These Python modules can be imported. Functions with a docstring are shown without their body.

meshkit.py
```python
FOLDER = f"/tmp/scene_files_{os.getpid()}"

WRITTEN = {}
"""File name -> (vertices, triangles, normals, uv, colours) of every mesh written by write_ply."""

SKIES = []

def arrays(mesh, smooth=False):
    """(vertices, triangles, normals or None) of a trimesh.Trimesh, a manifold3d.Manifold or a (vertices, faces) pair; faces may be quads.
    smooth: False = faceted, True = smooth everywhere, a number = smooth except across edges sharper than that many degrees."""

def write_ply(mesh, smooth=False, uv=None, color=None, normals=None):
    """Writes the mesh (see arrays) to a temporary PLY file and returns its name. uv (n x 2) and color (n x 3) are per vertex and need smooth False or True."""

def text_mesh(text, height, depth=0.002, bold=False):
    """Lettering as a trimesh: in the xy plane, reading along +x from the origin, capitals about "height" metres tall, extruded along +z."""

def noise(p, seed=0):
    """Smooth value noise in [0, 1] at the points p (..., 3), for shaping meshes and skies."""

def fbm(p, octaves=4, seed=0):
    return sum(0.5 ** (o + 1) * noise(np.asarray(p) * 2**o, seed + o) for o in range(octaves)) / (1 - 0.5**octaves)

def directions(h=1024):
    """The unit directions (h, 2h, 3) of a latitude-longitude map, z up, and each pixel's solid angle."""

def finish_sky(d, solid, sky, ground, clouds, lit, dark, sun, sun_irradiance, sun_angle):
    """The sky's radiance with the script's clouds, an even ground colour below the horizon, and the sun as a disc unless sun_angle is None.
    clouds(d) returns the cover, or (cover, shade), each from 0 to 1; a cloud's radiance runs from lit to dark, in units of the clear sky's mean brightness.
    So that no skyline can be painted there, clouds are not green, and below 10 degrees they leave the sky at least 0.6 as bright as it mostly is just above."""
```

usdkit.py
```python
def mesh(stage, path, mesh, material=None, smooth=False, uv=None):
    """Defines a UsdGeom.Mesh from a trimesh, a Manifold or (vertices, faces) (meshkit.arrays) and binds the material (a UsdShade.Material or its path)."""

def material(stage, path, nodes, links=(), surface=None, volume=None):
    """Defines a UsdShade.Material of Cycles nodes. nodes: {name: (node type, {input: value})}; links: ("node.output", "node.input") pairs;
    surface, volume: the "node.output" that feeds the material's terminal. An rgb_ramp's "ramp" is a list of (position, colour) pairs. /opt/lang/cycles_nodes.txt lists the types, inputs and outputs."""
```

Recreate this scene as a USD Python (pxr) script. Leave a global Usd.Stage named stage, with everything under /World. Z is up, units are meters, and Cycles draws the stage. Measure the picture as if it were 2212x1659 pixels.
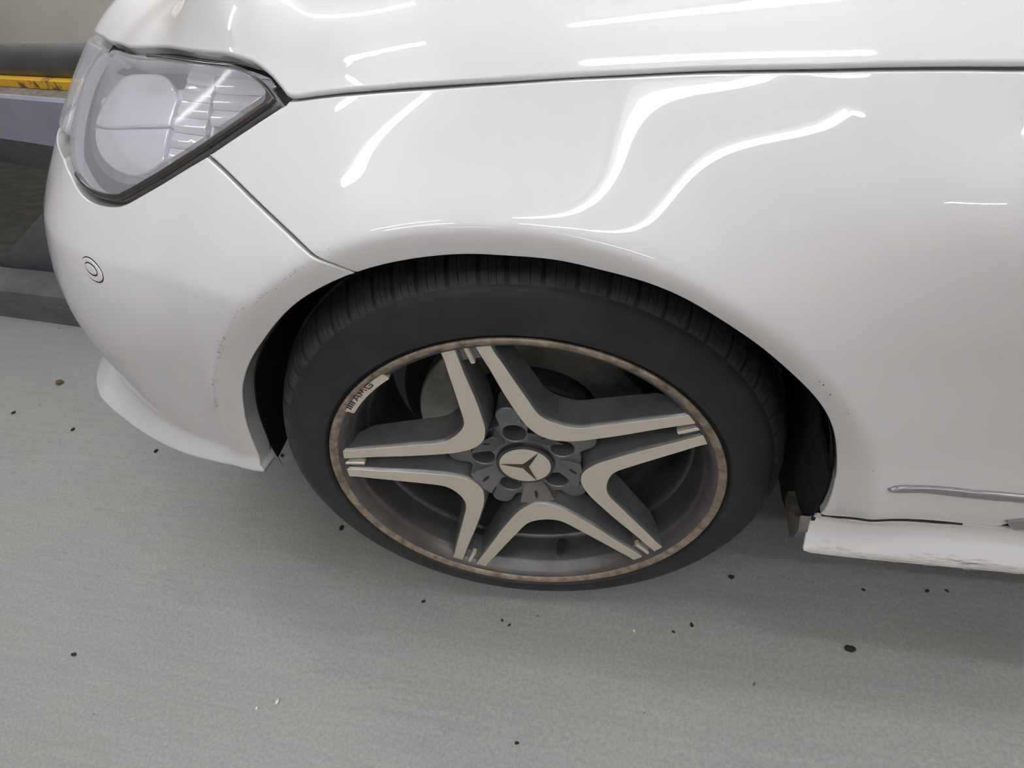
import math, random
import numpy as np, trimesh, shapely, usdkit, meshkit
from shapely.geometry import Polygon, Point, LineString, box as sbox
from shapely.ops import unary_union
from shapely import affinity
from scipy.spatial import Delaunay, cKDTree
from scipy.interpolate import CubicSpline, PchipInterpolator, RegularGridInterpolator
from scipy.ndimage import gaussian_filter1d
from pxr import Usd, UsdGeom, UsdShade, UsdLux, Gf, Sdf, Vt

stage = Usd.Stage.CreateInMemory()
UsdGeom.SetStageUpAxis(stage, UsdGeom.Tokens.z)
UsdGeom.SetStageMetersPerUnit(stage, 1.0)
stage.SetDefaultPrim(UsdGeom.Xform.Define(stage, '/World').GetPrim())
rng = np.random.default_rng(7)

# ------------------------------------------------------------ camera, light levels, exposure
CAM = np.array([0.15168, -0.41367, 0.91082])
RT = np.array([0.97200632, 0.18967082, -0.13866757]); UP = np.array([-0.03391389, 0.69726858, 0.71600725]); FW = np.array([-0.23249422, 0.69126081, -0.68418194])
cam = UsdGeom.Camera.Define(stage, '/World/camera')
M = Gf.Matrix4d(1.0)
for r_, v_ in enumerate((RT, UP, -FW, CAM)):
    M.SetRow(r_, Gf.Vec4d(*map(float, v_), 1.0 if r_ == 3 else 0.0))
cam.AddTransformOp().Set(M)
cam.CreateHorizontalApertureAttr(36.0); cam.CreateVerticalApertureAttr(27.0)
cam.CreateFocalLengthAttr(36.0 * 1250 / 2212)
cam.CreateClippingRangeAttr(Gf.Vec2f(0.01, 100))
cam.CreateExposureAttr(-0.87)
TUBE_L = 50.0                                   # radiance of the ceiling tubes
TUBE_C = (.955, .962, 1.0)
CEIL_Z, TUBE_Z = 2.80, 2.72
TUBE_ROWS = (2.4, 0.95, 0.17, -0.30, -1.375, -2.03, -4.6)
TUBE_COLS = (-1.62, 0.24, 2.10, 3.96)

# ------------------------------------------------------------ materials
def mat(name, nodes, links=(), surface='p.BSDF'):
    return usdkit.material(stage, '/World/Looks/' + name, nodes, links, surface=surface)
UsdGeom.Scope.Define(stage, '/World/Looks')
def plain(name, col, rough=.5, metal=0., coat=0., **kw):
    return mat(name, {'p': ('principled_bsdf', dict(base_color=col, roughness=rough, metallic=metal, coat_weight=coat, coat_roughness=.03, **kw))})
def noisy(name, c1, c2, rough=.5, metal=0., scale=40., coat=0., bump=0., stretch=(1, 1, 1), detail=5., lo=.35, hi=.65, bscale=None):
    n = {'g': ('geometry', {}), 'm': ('mapping', dict(scale=stretch)), 'n': ('noise_texture', dict(scale=scale, detail=detail, roughness=.6)),
         'r': ('rgb_ramp', dict(ramp=[(lo, c1), (hi, c2)])), 'p': ('principled_bsdf', dict(roughness=rough, metallic=metal, coat_weight=coat, coat_roughness=.03))}
    l = [('g.position', 'm.vector'), ('m.vector', 'n.vector'), ('n.fac', 'r.fac'), ('r.color', 'p.base_color')]
    if bump:
        n['n2'] = ('noise_texture', dict(scale=bscale or scale * 6, detail=3.)); n['b'] = ('bump', dict(strength=bump, distance=.001))
        l += [('m.vector', 'n2.vector'), ('n2.fac', 'b.height'), ('b.normal', 'p.normal')]
    return mat(name, n, l)
PAINT = mat('white_paint', {'p': ('principled_bsdf', dict(base_color=(.70, .695, .69), roughness=.4, coat_weight=1., coat_roughness=.015, specular_ior_level=.3))})
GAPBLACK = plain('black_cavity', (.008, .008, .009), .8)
LINER = noisy('felt_liner', (.006, .006, .007), (.014, .014, .016), .9, scale=60)
RUBBER = noisy('tyre_rubber', (.013, .013, .0145), (.023, .022, .023), .62, scale=25, bump=.15, bscale=900)
TREAD = noisy('tread_rubber', (.024, .0245, .028), (.044, .044, .047), .6, scale=60, bump=.25, bscale=500)
GUN = noisy('gunmetal_paint', (.185, .182, .186), (.235, .228, .226), .36, .6, scale=30)
GUND = noisy('gunmetal_barrel', (.095, .090, .088), (.135, .125, .12), .38, .55, scale=30)
FACE = plain('machined_face', (.78, .725, .61), .36, .5)
LIPM = noisy('scuffed_rim_lip', (.15, .115, .09), (.46, .38, .30), .55, .5, scale=70, bump=.6, bscale=300, lo=.3, hi=.7)
DISC = noisy('brake_disc_steel', (.42, .42, .39), (.56, .56, .52), .42, .8, scale=50)
DARKIRON = noisy('dark_cast_iron', (.018, .016, .014), (.05, .045, .04), .7, .2, scale=40)
CHROME = plain('satin_chrome', (.62, .60, .60), .22, .9)
GREYTRIM = plain('grey_moulding', (.24, .23, .23), .25, .35, coat=.5)
SILVER = plain('lamp_reflector', (.92, .92, .94), .14, .42)
BEZEL = plain('lamp_bezel', (.74, .75, .79), .35, .2)
GLOSSBLK = plain('gloss_black_seal', (.034, .030, .026), .16, 0., coat=.6)
DIRTYPAINT = noisy('dirty_white_paint', (.085, .075, .06), (.20, .18, .15), .55, scale=55)
SCUFF = plain('scuff_mark', (.09, .085, .08), .7)
SCUFFL = plain('light_scuff_mark', (.36, .34, .32), .6)
SMEAR = plain('dirt_smear', (.55, .525, .50), .6)
STEPM = plain('ribbed_reflector', (.90, .90, .92), .07, .55)
CAPDARK = plain('cap_pewter', (.10, .10, .10), .3, .8)
INK = plain('engraved_letter', (.018, .016, .015), .6)
LENS = mat('lamp_lens', {'f': ('fresnel', dict(IOR=1.5)), 't': ('transparent_bsdf', dict(color=(.93, .94, .96))), 'g': ('glossy_bsdf', dict(color=(1, 1, 1), roughness=.09)),
                         'd': ('diffuse_bsdf', dict(color=(.74, .75, .79))), 'mx': ('mix_closure', {}), 'ff': ('math', dict(math_type='multiply', value2=.45)), 'mz': ('mix_closure', dict(fac=.24))},
           [('f.fac', 'ff.value1'), ('ff.value', 'mx.fac'), ('mz.closure', 'mx.closure1'), ('g.BSDF', 'mx.closure2'), ('t.BSDF', 'mz.closure1'), ('d.BSDF', 'mz.closure2')], surface='mx.closure')
WALLM = noisy('wall_plaster', (.62, .58, .52), (.68, .64, .575), .85, scale=3., bump=.2, bscale=120)
CEILM = noisy('ceiling_plaster', (.60, .60, .58), (.66, .66, .64), .9, scale=2.)
STEEL = noisy('grey_painted_steel', (.23, .24, .29), (.28, .29, .34), .5, 0., scale=8)
STEELD = noisy('dark_painted_steel', (.085, .087, .10), (.12, .12, .135), .5, 0., scale=14)
STEELT = noisy('rail_tube_paint', (.040, .040, .044), (.062, .060, .064), .45, 0., scale=14)
STEELB = noisy('kerb_rail_paint', (.085, .085, .088), (.125, .12, .12), .5, 0., scale=14)
LEDGE = noisy('rusty_ledge', (.10, .085, .065), (.19, .17, .14), .8, 0., scale=40)
YELLOW = noisy('worn_yellow_paint', (.12, .045, .02), (.62, .36, .02), .6, 0., scale=18, lo=.40, hi=.47)
PIT = noisy('oily_deck', (.016, .015, .013), (.045, .042, .036), .8, 0., scale=9, stretch=(1, 3, 1))
TUBEM = mat('tube_light', {'e': ('emission', dict(color=TUBE_C, strength=TUBE_L))}, surface='e.emission')
HOUSING = plain('lamp_housing', (.75, .75, .75), .5)
# concrete floor: mottled, drawn-out trowel streaks, dark specks
FLOORM = mat('concrete_floor', {
    'g': ('geometry', {}), 'm1': ('mapping', dict(scale=(1., 2.6, 1.), rotation=(0, 0, -.12))), 'm2': ('mapping', dict(scale=(1.2, 16., 1.), rotation=(0, 0, -.14))),
    'n1': ('noise_texture', dict(scale=1.7, detail=5., roughness=.55)), 'n2': ('noise_texture', dict(scale=5., detail=6., roughness=.65)), 'n3': ('noise_texture', dict(scale=190., detail=3., roughness=.7)),
    'r1': ('rgb_ramp', dict(ramp=[(.3, (.284, .274, .270)), (.7, (.290, .287, .266))])),
    'r2': ('rgb_ramp', dict(ramp=[(.3, (.93, .93, .94)), (.7, (1.05, 1.05, 1.04))])),
    'r3': ('rgb_ramp', dict(ramp=[(.25, (.80, .80, .80)), (.75, (1.18, 1.18, 1.18))])),
    'x1': ('mix', dict(mix_type='multiply', fac=1.)), 'x2': ('mix', dict(mix_type='multiply', fac=1.)),
    'v': ('voronoi_texture', dict(scale=30., randomness=1.)), 'nd': ('noise_texture', dict(scale=70., detail=3.)), 'vs': ('vector_math', dict(math_type='scale', scale=.028)), 'va': ('vector_math', dict(math_type='add')), 'nv': ('noise_texture', dict(scale=9., detail=2.)),
    'th': ('map_range', dict(from_min=.52, from_max=.75, to_min=.0, to_max=.15, clamp=True)), 'lt': ('math', dict(math_type='less_than')), 'mk': ('math', dict(math_type='multiply', value2=.72)),
    'x3': ('mix', dict(mix_type='mix', color2=(.06, .055, .05))),
    'b': ('bump', dict(strength=.25, distance=.0012)), 'p': ('principled_bsdf', dict(roughness=.42, specular_ior_level=.45))},
    [('g.position', 'm1.vector'), ('g.position', 'm2.vector'), ('m1.vector', 'n1.vector'), ('m2.vector', 'n2.vector'), ('g.position', 'n3.vector'), ('n1.fac', 'r1.fac'), ('n2.fac', 'r2.fac'), ('n3.fac', 'r3.fac'),
     ('r1.color', 'x1.color1'), ('r2.color', 'x1.color2'), ('x1.color', 'x2.color1'), ('r3.color', 'x2.color2'), ('g.position', 'nd.vector'), ('nd.color', 'vs.vector1'), ('vs.vector', 'va.vector1'), ('g.position', 'va.vector2'), ('va.vector', 'v.vector'), ('g.position', 'nv.vector'), ('nv.fac', 'th.value'),
     ('v.distance', 'lt.value1'), ('th.result', 'lt.value2'), ('lt.value', 'mk.value1'), ('mk.value', 'x3.fac'), ('x2.color', 'x3.color1'), ('x3.color', 'p.base_color'), ('n3.fac', 'b.height'), ('b.normal', 'p.normal')])

# ------------------------------------------------------------ prim helpers
USED = {}
def free(path):
    k = USED.get(path, 0); USED[path] = k + 1
    return path if k == 0 else f'{path}_{k:03d}'
ORIGIN = {}
def thing(name, label, cat, loc=(0, 0, 0), group=None):
    p = free('/World/' + name); x = UsdGeom.Xform.Define(stage, p); x.AddTranslateOp().Set(Gf.Vec3d(*map(float, loc)))
    ORIGIN[p] = np.asarray(loc, float); tag(x.GetPrim(), label, cat, group)
    return p
def tag(prim, label=None, cat=None, group=None, kind=None):
    for k, v in (('label', label), ('category', cat), ('group', group), ('kind', kind)):
        if v: prim.SetCustomDataByKey(k, v)
def part(parent, name, mesh, material, smooth=35, label=None, kind=None):
    """a mesh under parent; vertices are given in world coordinates"""
    p = free(parent + '/' + name)
    root = '/'.join(parent.split('/')[:3]); o = ORIGIN.get(root, np.zeros(3))
    if isinstance(mesh, tuple): mesh = trimesh.Trimesh(mesh[0], mesh[1], process=False)
    vn = mesh.metadata.get('vn')
    mesh = trimesh.Trimesh(np.asarray(mesh.vertices) - o, mesh.faces, process=False)
    m = usdkit.mesh(stage, p, mesh, material, smooth=False if vn is not None else smooth)
    if vn is not None:      # analytic normals of a panel
        m.CreateNormalsAttr(Vt.Vec3fArray.FromNumpy(np.asarray(vn, np.float32))); m.SetNormalsInterpolation('vertex')
    tag(stage.GetPrimAtPath(p), label, kind=kind)
    return p
def struct(name, mesh, material, smooth=False):
    p = free('/World/' + name); usdkit.mesh(stage, p, mesh, material, smooth=smooth); tag(stage.GetPrimAtPath(p), kind='structure'); return p
def cat(*ms): return trimesh.util.concatenate([m if isinstance(m, trimesh.Trimesh) else trimesh.Trimesh(m[0], m[1], process=False) for m in ms])
def bx(x0, x1, y0, y1, z0, z1):
    b = trimesh.creation.box((x1 - x0, y1 - y0, z1 - z0)); b.apply_translation(((x0 + x1) / 2, (y0 + y1) / 2, (z0 + z1) / 2)); return b

# ------------------------------------------------------------ setting
G0 = np.array([-1.942, .743, 0.])
def set_frame(deg):
    global U, NN
    a = math.radians(deg); U = np.array([math.cos(a), math.sin(a), 0]); NN = np.array([-U[1], U[0], 0])
set_frame(-19)
def frame(u, o, z): return G0 + U * np.asarray(u)[..., None] + NN * np.asarray(o)[..., None] + np.array([0, 0, 1.]) * np.asarray(z)[..., None]
def extr(profile, u0, u1):
    """profile: (o, z) loop, extruded along the rail direction U"""
    pg = Polygon(profile)
    m = trimesh.creation.extrude_polygon(pg, 1.0, engine='earcut'); v = m.vertices.copy()
    m.vertices = frame(u0 + (u1 - u0) * v[:, 2], v[:, 0], v[:, 1]); trimesh.repair.fix_normals(m); return m
struct('floor', bx(-7, 7, -6.5, 3.2, -.2, 0), FLOORM)
struct('ceiling', bx(-7, 7, -6.5, 3.2, CEIL_Z, CEIL_Z + .2), CEILM)
struct('wall_front', bx(-7, 7, 3.2, 3.4, 0, CEIL_Z), WALLM)
WALLB = noisy('far_wall_plaster', (.52, .41, .29), (.58, .46, .33), .85, scale=3.)
struct('wall_back', bx(-7, 7, -6.7, -6.5, 0, CEIL_Z), WALLB)
struct('wall_left', bx(-7.2, -7, -6.5, 3.2, 0, CEIL_Z), WALLM)
struct('wall_right', bx(7, 7.2, -6.5, 3.2, 0, CEIL_Z), WALLB)
def make_light():
    p = thing('ceiling_light', 'white batten lamp with one bare fluorescent tube on the garage ceiling', 'ceiling lamp', (0, 0, 0), 'fluorescent battens on the garage ceiling')
    t = trimesh.creation.capsule(height=.95, radius=.030, count=[12, 8]); t.apply_transform(trimesh.transformations.rotation_matrix(math.pi / 2, (0, 1, 0))); t.apply_translation(-t.bounds.mean(0))
    part(p, 'tube', t, TUBEM)
    part(p, 'batten', bx(-.54, .54, -.04, .04, .045, .079), HOUSING)
    for sx in (-1, 1): part(p, 'socket', bx(min(sx * .51, sx * .54), max(sx * .51, sx * .54), -.025, .025, -.02, .046), HOUSING)
    return p
first = make_light()
spots = [(x, y) for y in TUBE_ROWS for x in TUBE_COLS] + [(-3.48, 2.4), (-3.48, .95)]
for k, (x, y) in enumerate(spots):
    if k == 0: UsdGeom.XformCommonAPI(stage.GetPrimAtPath(first)).SetTranslate(Gf.Vec3d(x, y, TUBE_Z)); continue
    p = free('/World/ceiling_light'); q = UsdGeom.Xform.Define(stage, p); pr = q.GetPrim()
    pr.GetReferences().AddInternalReference(Sdf.Path(first)); pr.SetInstanceable(True)
    UsdGeom.XformCommonAPI(pr).SetTranslate(Gf.Vec3d(x, y, TUBE_Z))
    tag(pr, 'white batten lamp with one bare fluorescent tube on the garage ceiling', 'ceiling lamp', 'fluorescent battens on the garage ceiling')

# ------------------------------------------------------------ steel rail structure in front of the car (left edge of the photo)
rl = thing('guard_rail', 'low grey steel guard rail with a worn yellow edge strip in front of the bumper', 'rail', frame(-.2, .25, 0.))
RU0, RU1 = -2.2, .93
def arc(cx, cz, r, a0, a1, n=9):
    return [(cx + r * math.cos(math.radians(a)), cz + r * math.sin(math.radians(a))) for a in np.linspace(a0, a1, n)]
part(rl, 'web', extr([(.25, .500), (.25, .612), (.256, .618), (.262, .618), (.262, .500)], RU0, RU1), STEEL)
part(rl, 'lower_flange', extr([(.25, .500), (.262, .500), (.302, .405), (.300, .392), (.292, .392)], RU0, RU1), STEELD)
part(rl, 'ledge', extr([(.257, .612), (.33, .628), (.33, .60), (.262, .60)], RU0, RU1), LEDGE, label='rusty top ledge of the rail')
part(rl, 'edge_strip', extr([(.296, .622), (.296, .640), (.316, .642), (.316, .622)], RU0, RU1), YELLOW, label='worn yellow edge strip with rust patches')
part(rl, 'tube', extr(arc(.350, .664, .040, 0, 345, 24), RU0, RU1 - .02), STEELT, smooth=40, label='dark grey round tube on top of the rail')
for uu in (-2.0, RU1 - .28):
    part(rl, 'post', extr([(.31, .012), (.37, .012), (.37, .598), (.31, .598)], uu - .04, uu + .04), STEELD)
set_frame(-8)
kb = thing('floor_kerb', 'low dark grey steel kerb beam lying on the floor beside the bumper', 'kerb', frame(-.2, .05, 0.))
part(kb, 'beam', extr([(0, 0), (.0, .112), (.008, .120), (.105, .120), (.112, .112), (.112, 0)], -2.6, RU1 - .15), STEELB)
part(kb, 'seam', extr([(-.0015, .070), (-.0015, .0715), (.001, .0715), (.001, .070)], -2.6, RU1 - .15), STEELD)
dk = thing('deck_plate', 'dark oily steel deck plate behind the kerb beam under the rail', 'deck', frame(-.2, .6, 0.))
part(dk, 'plate', extr([(.125, 0), (.125, .012), (1.50, .012), (1.50, 0)], -3.4, .70), PIT)
set_frame(-8); gs = thing('gusset_plate', 'slate grey sloping steel brace plate between the kerb beam and the rail', 'brace', frame(.3, .14, 0.))
set_frame(-8); gp = np.array([frame(*a) for a in ((-.115, .14, .014), (-.07, .14, .112), (.416, .14, .338), (.56, .14, .385), (.62, .14, .014))])
gq = gp + NN * .012
set_frame(-8)
part(gs, 'plate', trimesh.convex.convex_hull(np.vstack([gp, gq])), STEELD)

# ------------------------------------------------------------ car body surface: plan outline P(s) pushed in by a depth d(s, z)
WC = .318
PLAN=np.array([(2.4,.03),(1.6,.0),(1.0,-.006),(.5,-.006),(.2,-.004),(0,0),(-.12,0),(-.3209,.001),(-.4084,.0087),(-.4793,.0242),(-.541,.0474),(-.596,.0783),(-.6451,.1168),(-.6889,.1628),(-.7274,.2165),(-.7609,.2777),(-.7892,.3469),(-.8125,.4243),(-.8307,.511),(-.8437,.6091),(-.8515,.7245),(-.8534,.7944),(-.8541,.9)])
def _plan():
    t=np.r_[0,np.cumsum(np.hypot(*np.diff(PLAN,axis=0).T))]
    cs=CubicSpline(t,PLAN); tt=np.linspace(0,t[-1],6000); p=cs(tt)
    s=-np.r_[0,np.cumsum(np.hypot(*np.diff(p,axis=0).T))]
    s-=np.interp(0,-p[:,0],s)  # s=0 at x=0
    d=np.gradient(p,axis=0); d/=np.linalg.norm(d,axis=1)[:,None]
    n=np.stack([-d[:,1],d[:,0]],-1)   # moving to -x, left normal = ... check sign below
    if n[0,1]<0: n=-n
    return s[::-1],p[::-1],n[::-1]
PS,PP,PN=_plan()
SF=PS[0]   # front centre
def P(s): return np.stack([np.interp(s,PS,PP[:,0]),np.interp(s,PS,PP[:,1])],-1)
def N(s):
    u=np.clip((-np.asarray(s,float)-.12)/(1.574-.12),0,1); f=(u*u*(3-2*u))*np.pi/2
    return np.stack([np.sin(f),np.cos(f)],-1)
def plan_inv(x,y):
    """(s, inset) of a plan point by bisection"""
    x,y=np.broadcast_arrays(np.asarray(x,float),np.asarray(y,float)); sh=x.shape
    q=np.stack([x.ravel(),y.ravel()],-1)
    lo=np.full(len(q),PS[0]); hi=np.full(len(q),PS[-1])
    for _ in range(40):
        m=(lo+hi)/2; e=q-P(m); n=N(m); g=e[:,0]*n[:,1]-e[:,1]*n[:,0]
        up=g>0; lo=np.where(up,m,lo); hi=np.where(up,hi,m)
    s=(lo+hi)/2; return s.reshape(sh),((q-P(s))*N(s)).sum(-1).reshape(sh)
def sm(a,b,x):
    u=np.clip((np.asarray(x,float)-a)/(b-a),0,1); return u*u*(3-2*u)
# top edge: s, z, inset
TOP=np.array([(-1.51, 0.745, 0.1), (-1.2, 0.767, 0.112), (-1.0, 0.782, 0.135), (-0.9, 0.786, 0.157), (-0.83, 0.785, 0.186), (-0.75, 0.782, 0.212), (-0.68, 0.782, 0.23), (-0.4971, 0.7864, 0.2347), (-0.3687, 0.79, 0.1941), (-0.292, 0.79, 0.1621), (-0.2379, 0.7868, 0.137), (-0.2098, 0.7789, 0.1194), (-0.1931, 0.771, 0.1058), (-0.1783, 0.7645, 0.0929), (-0.1402, 0.7674, 0.0834), (-0.1044, 0.77, 0.075), (-0.0403, 0.7727, 0.0621), (0.0201, 0.7737, 0.055), (0.075, 0.7738, 0.0518), (0.1262, 0.773, 0.0498), (0.1743, 0.7723, 0.0472), (0.2194, 0.7706, 0.0437), (0.2619, 0.7689, 0.0397), (0.2889, 0.7679, 0.0376), (0.3149, 0.7666, 0.0355), (0.34, 0.7652, 0.0328), (0.3672, 0.7634, 0.0306), (0.6, 0.758, 0.018), (0.95, 0.757, 0.01), (2.4, 0.76, 0.01)])
_tz=PchipInterpolator(TOP[:,0],TOP[:,1]); _td=PchipInterpolator(TOP[:,0],TOP[:,2])
zT=lambda s:_tz(np.clip(s,-1.507,2.4)); dT=lambda s:_td(np.clip(s,-1.507,2.4))
# smoothed top used for the surface shape (no kink at the lamp tip)
_ts=np.array([(-1.51,.745,.10),(-1.2,.767,.112),(-1.,.782,.135),(-.9,.786,.157),(-.83,.785,.186),(-.75,.782,.212),(-.68,.782,.23),(-.5,.786,.237),(-.37,.790,.194),(-.2364,.788,.137),(-.1117,.776,.098),(0,.772,.073),(.0733,.771,.062),(.1745,.771,.052),(.2624,.768,.042),(.315,.767,.035),(.366,.764,.028),(.6,.758,.018),(.95,.757,.01),(2.4,.76,.01)])
def _smooth_s(k):
    g=np.linspace(-1.9,2.8,2351); v=PchipInterpolator(_ts[:,0],_ts[:,k])(np.clip(g,-1.507,2.4))
    n=np.arange(-60,61)*.002; w=np.exp(-.5*(n/.032)**2); w/=w.sum(); v=np.convolve(np.pad(v,60,mode='edge'),w,mode='valid'); c=CubicSpline(g[::4],v[::4]); return lambda s: c(np.clip(s,-1.507,2.4))
_sz,_sd=_smooth_s(1),_smooth_s(2)
def base(s,z):
    z1=.58-.13*sm(-.15,-.75,s); zt=_sz(np.clip(s,-1.507,2.4)); dt=_sd(np.clip(s,-1.507,2.4))
    p=1.6+1.0*sm(-.15,-.75,s)
    u=np.clip((z-z1)/(zt-z1),0,1.3)
    d=(dt+.012)*u**p-.012
    d=d+np.where(z<.44,(.44-z)**2*.2,0)*sm(-.2,.2,s)*(1-sm(.2,.4,s))
    return d
DS=np.linspace(-.30,.66,13); DZ=np.linspace(.44,.80,11)
DC=np.array([[-2, 1, 4, 8, 8, 1, -13, -24, -18, 1, 19], [4, -1, -6, -10, -11, -2, 20, 37, 21, 0, -14], [9, -2, -14, -25, -31, -20, 26, 95, 67, -27, -56], [13, -3, -20, -35, -47, -49, -27, 74, 127, -5, -75], [17, -4, -25, -43, -54, -58, -45, 38, 131, 47, -77], [20, -4, -29, -49, -59, -46, 11, 95, 115, 43, -89], [22, -4, -30, -53, -66, -58, -19, 22, -16, -62, -22], [22, -4, -30, -55, -80, -103, -126, -148, -137, -68, 97], [20, -4, -29, -58, -96, -149, -216, -255, -100, 35, 123], [19, -3, -27, -58, -102, -159, -213, -207, -62, 33, 94], [17, -3, -25, -53, -90, -129, -149, -125, -56, 6, 61], [14, -3, -21, -41, -61, -76, -76, -57, -29, 3, 32], [9, -4, -16, -24, -25, -18, -6, 2, 4, 4, 4]])*1e-4
def delta(s,z):
    """small free-form correction of the front wing (bicubic B-spline)"""
    s,z=np.broadcast_arrays(s,z); a=(s-DS[0])/(DS[1]-DS[0]); b=(z-DZ[0])/(DZ[1]-DZ[0])
    def w(x):
        x=np.abs(x); return np.where(x<1,2/3-x*x+x**3/2,np.where(x<2,(2-x)**3/6,0))
    out=np.zeros(s.shape)
    for i in range(DC.shape[0]):
        wa=w(a-i)
        for j in range(DC.shape[1]):
            if DC[i,j]: out=out+DC[i,j]*wa*w(b-j)
    return out
def depth(s,z,lip=True):
    s=np.asarray(s,float); z=np.asarray(z,float)
    d=base(s,z)
    x=P(s)[...,0]
    r=np.hypot(x,z-WC)
    uu=r-.378; uu=.5*(uu+np.sqrt(uu*uu+.0055**2)); t=np.clip(uu/.13,0,1); w=(1-t)**2
    # soften the crease
    k=np.clip((r-.372)/.016,0,1); 
    tgt=-.032
    fl=d+(tgt-d)*w
    side=sm(-.44,-.30,s)*sm(.30,.375,z)
    vv=.374-r; fl=fl+np.minimum(.5*(vv+np.sqrt(vv*vv+.006**2)),.03)*.34
    d=np.minimum(d,fl)*side+d*(1-side)
    d=d+delta(s,z)
    rz=z-.6325; d=d-(.0062*np.exp(-(np.sqrt(rz*rz+.004**2)-.004)/.045)-.002)*sm(-.17,-.27,s)*sm(.695,.66,z)
    if lip:
        zb=zB(s); zl=_zl(np.clip(s,-1.507,-.33)); e=_le(np.clip(s,-1.507,-.33))
        u=np.clip((zl-z)/np.maximum(zl-zb-.010,.01),0,1); f=u*u*(1.6-.6*u)*e+np.where(z<zb+.01,-.003*((zb+.01-z)/.01)**2,0)
        d=d-np.where(s<-.2,f,0)
        # sill: tucked under the line, then flared out
        k=np.interp(z,[.27,.279,.287,.298,.309,.320,.330,.340,.5],[-.024,-.028,-.028,-.020,-.010,-.004,-.006,-.010,-.012])
        d=np.where((s>.15)&(z<.36),d+(k+.012)*sm(.36,.338,z),d)
    return d
_LT=np.array([(-1.507,.325,.05,.41),(-1.2,.328,.058,.415),(-1,.33,.066,.42),(-.8,.33,.070,.42),(-.745,.33,.064,.42),(-.695,.33,.050,.41),(-.64,.33,.035,.40),(-.56,.33,.022,.388),(-.485,.33,.016,.378),(-.43,.331,.012,.374),(-.36,.334,.010,.37),(-.33,.334,.010,.37)])
_zb,_le,_zl=(PchipInterpolator(_LT[:,0],_LT[:,k]) for k in (1,2,3))
def zB(s):
    return np.where(np.asarray(s)<-.2,_zb(np.clip(s,-1.507,-.33)),.279)
def S(s,z,off=0.):
    s=np.asarray(s,float); d=depth(s,z)+off
    p=P(s)+N(s)*d[...,None]
    return np.concatenate([p,np.asarray(z,float)[...,None]*np.ones_like(p[...,:1])],-1)

def normal(s,z,h=4e-4):
    a=S(np.asarray(s)+h,z)-S(np.asarray(s)-h,z); b=S(s,np.asarray(z)+h)-S(s,np.asarray(z)-h)
    n=np.cross(a,b); return n/np.linalg.norm(n,axis=-1,keepdims=True)
# bonnet height over (s, inset): the flank's own profile up to the smooth top, then a decaying slope
_hs=np.r_[np.linspace(-1.507,-.36,140),np.linspace(-.355,.7,420),np.linspace(.72,2.4,30)]; _hv=np.linspace(0,1,90)
_hz1=.60; _hzt=_sz(_hs)
_HZ=_hz1+(_hzt-_hz1)[:,None]*_hv[None,:]
_HD=np.maximum.accumulate(depth(np.repeat(_hs[:,None],90,1),_HZ,lip=False)+np.arange(90)[None,:]*1e-7,axis=1)
_hi=_HD[:,-1]; _hm=np.clip((_HZ[:,-1]-_HZ[:,-6])/np.maximum(_HD[:,-1]-_HD[:,-6],1e-4),.45,.95)
_g=np.arange(-1.507,2.4,.01); _hm=np.interp(_hs,_g,gaussian_filter1d(np.interp(_g,_hs,_hm),11,mode='nearest'))
_iu=np.linspace(-.04,.0,81)   # inset relative to the smooth top
_iu=np.r_[np.linspace(-.16,-.042,60),_iu]
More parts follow.
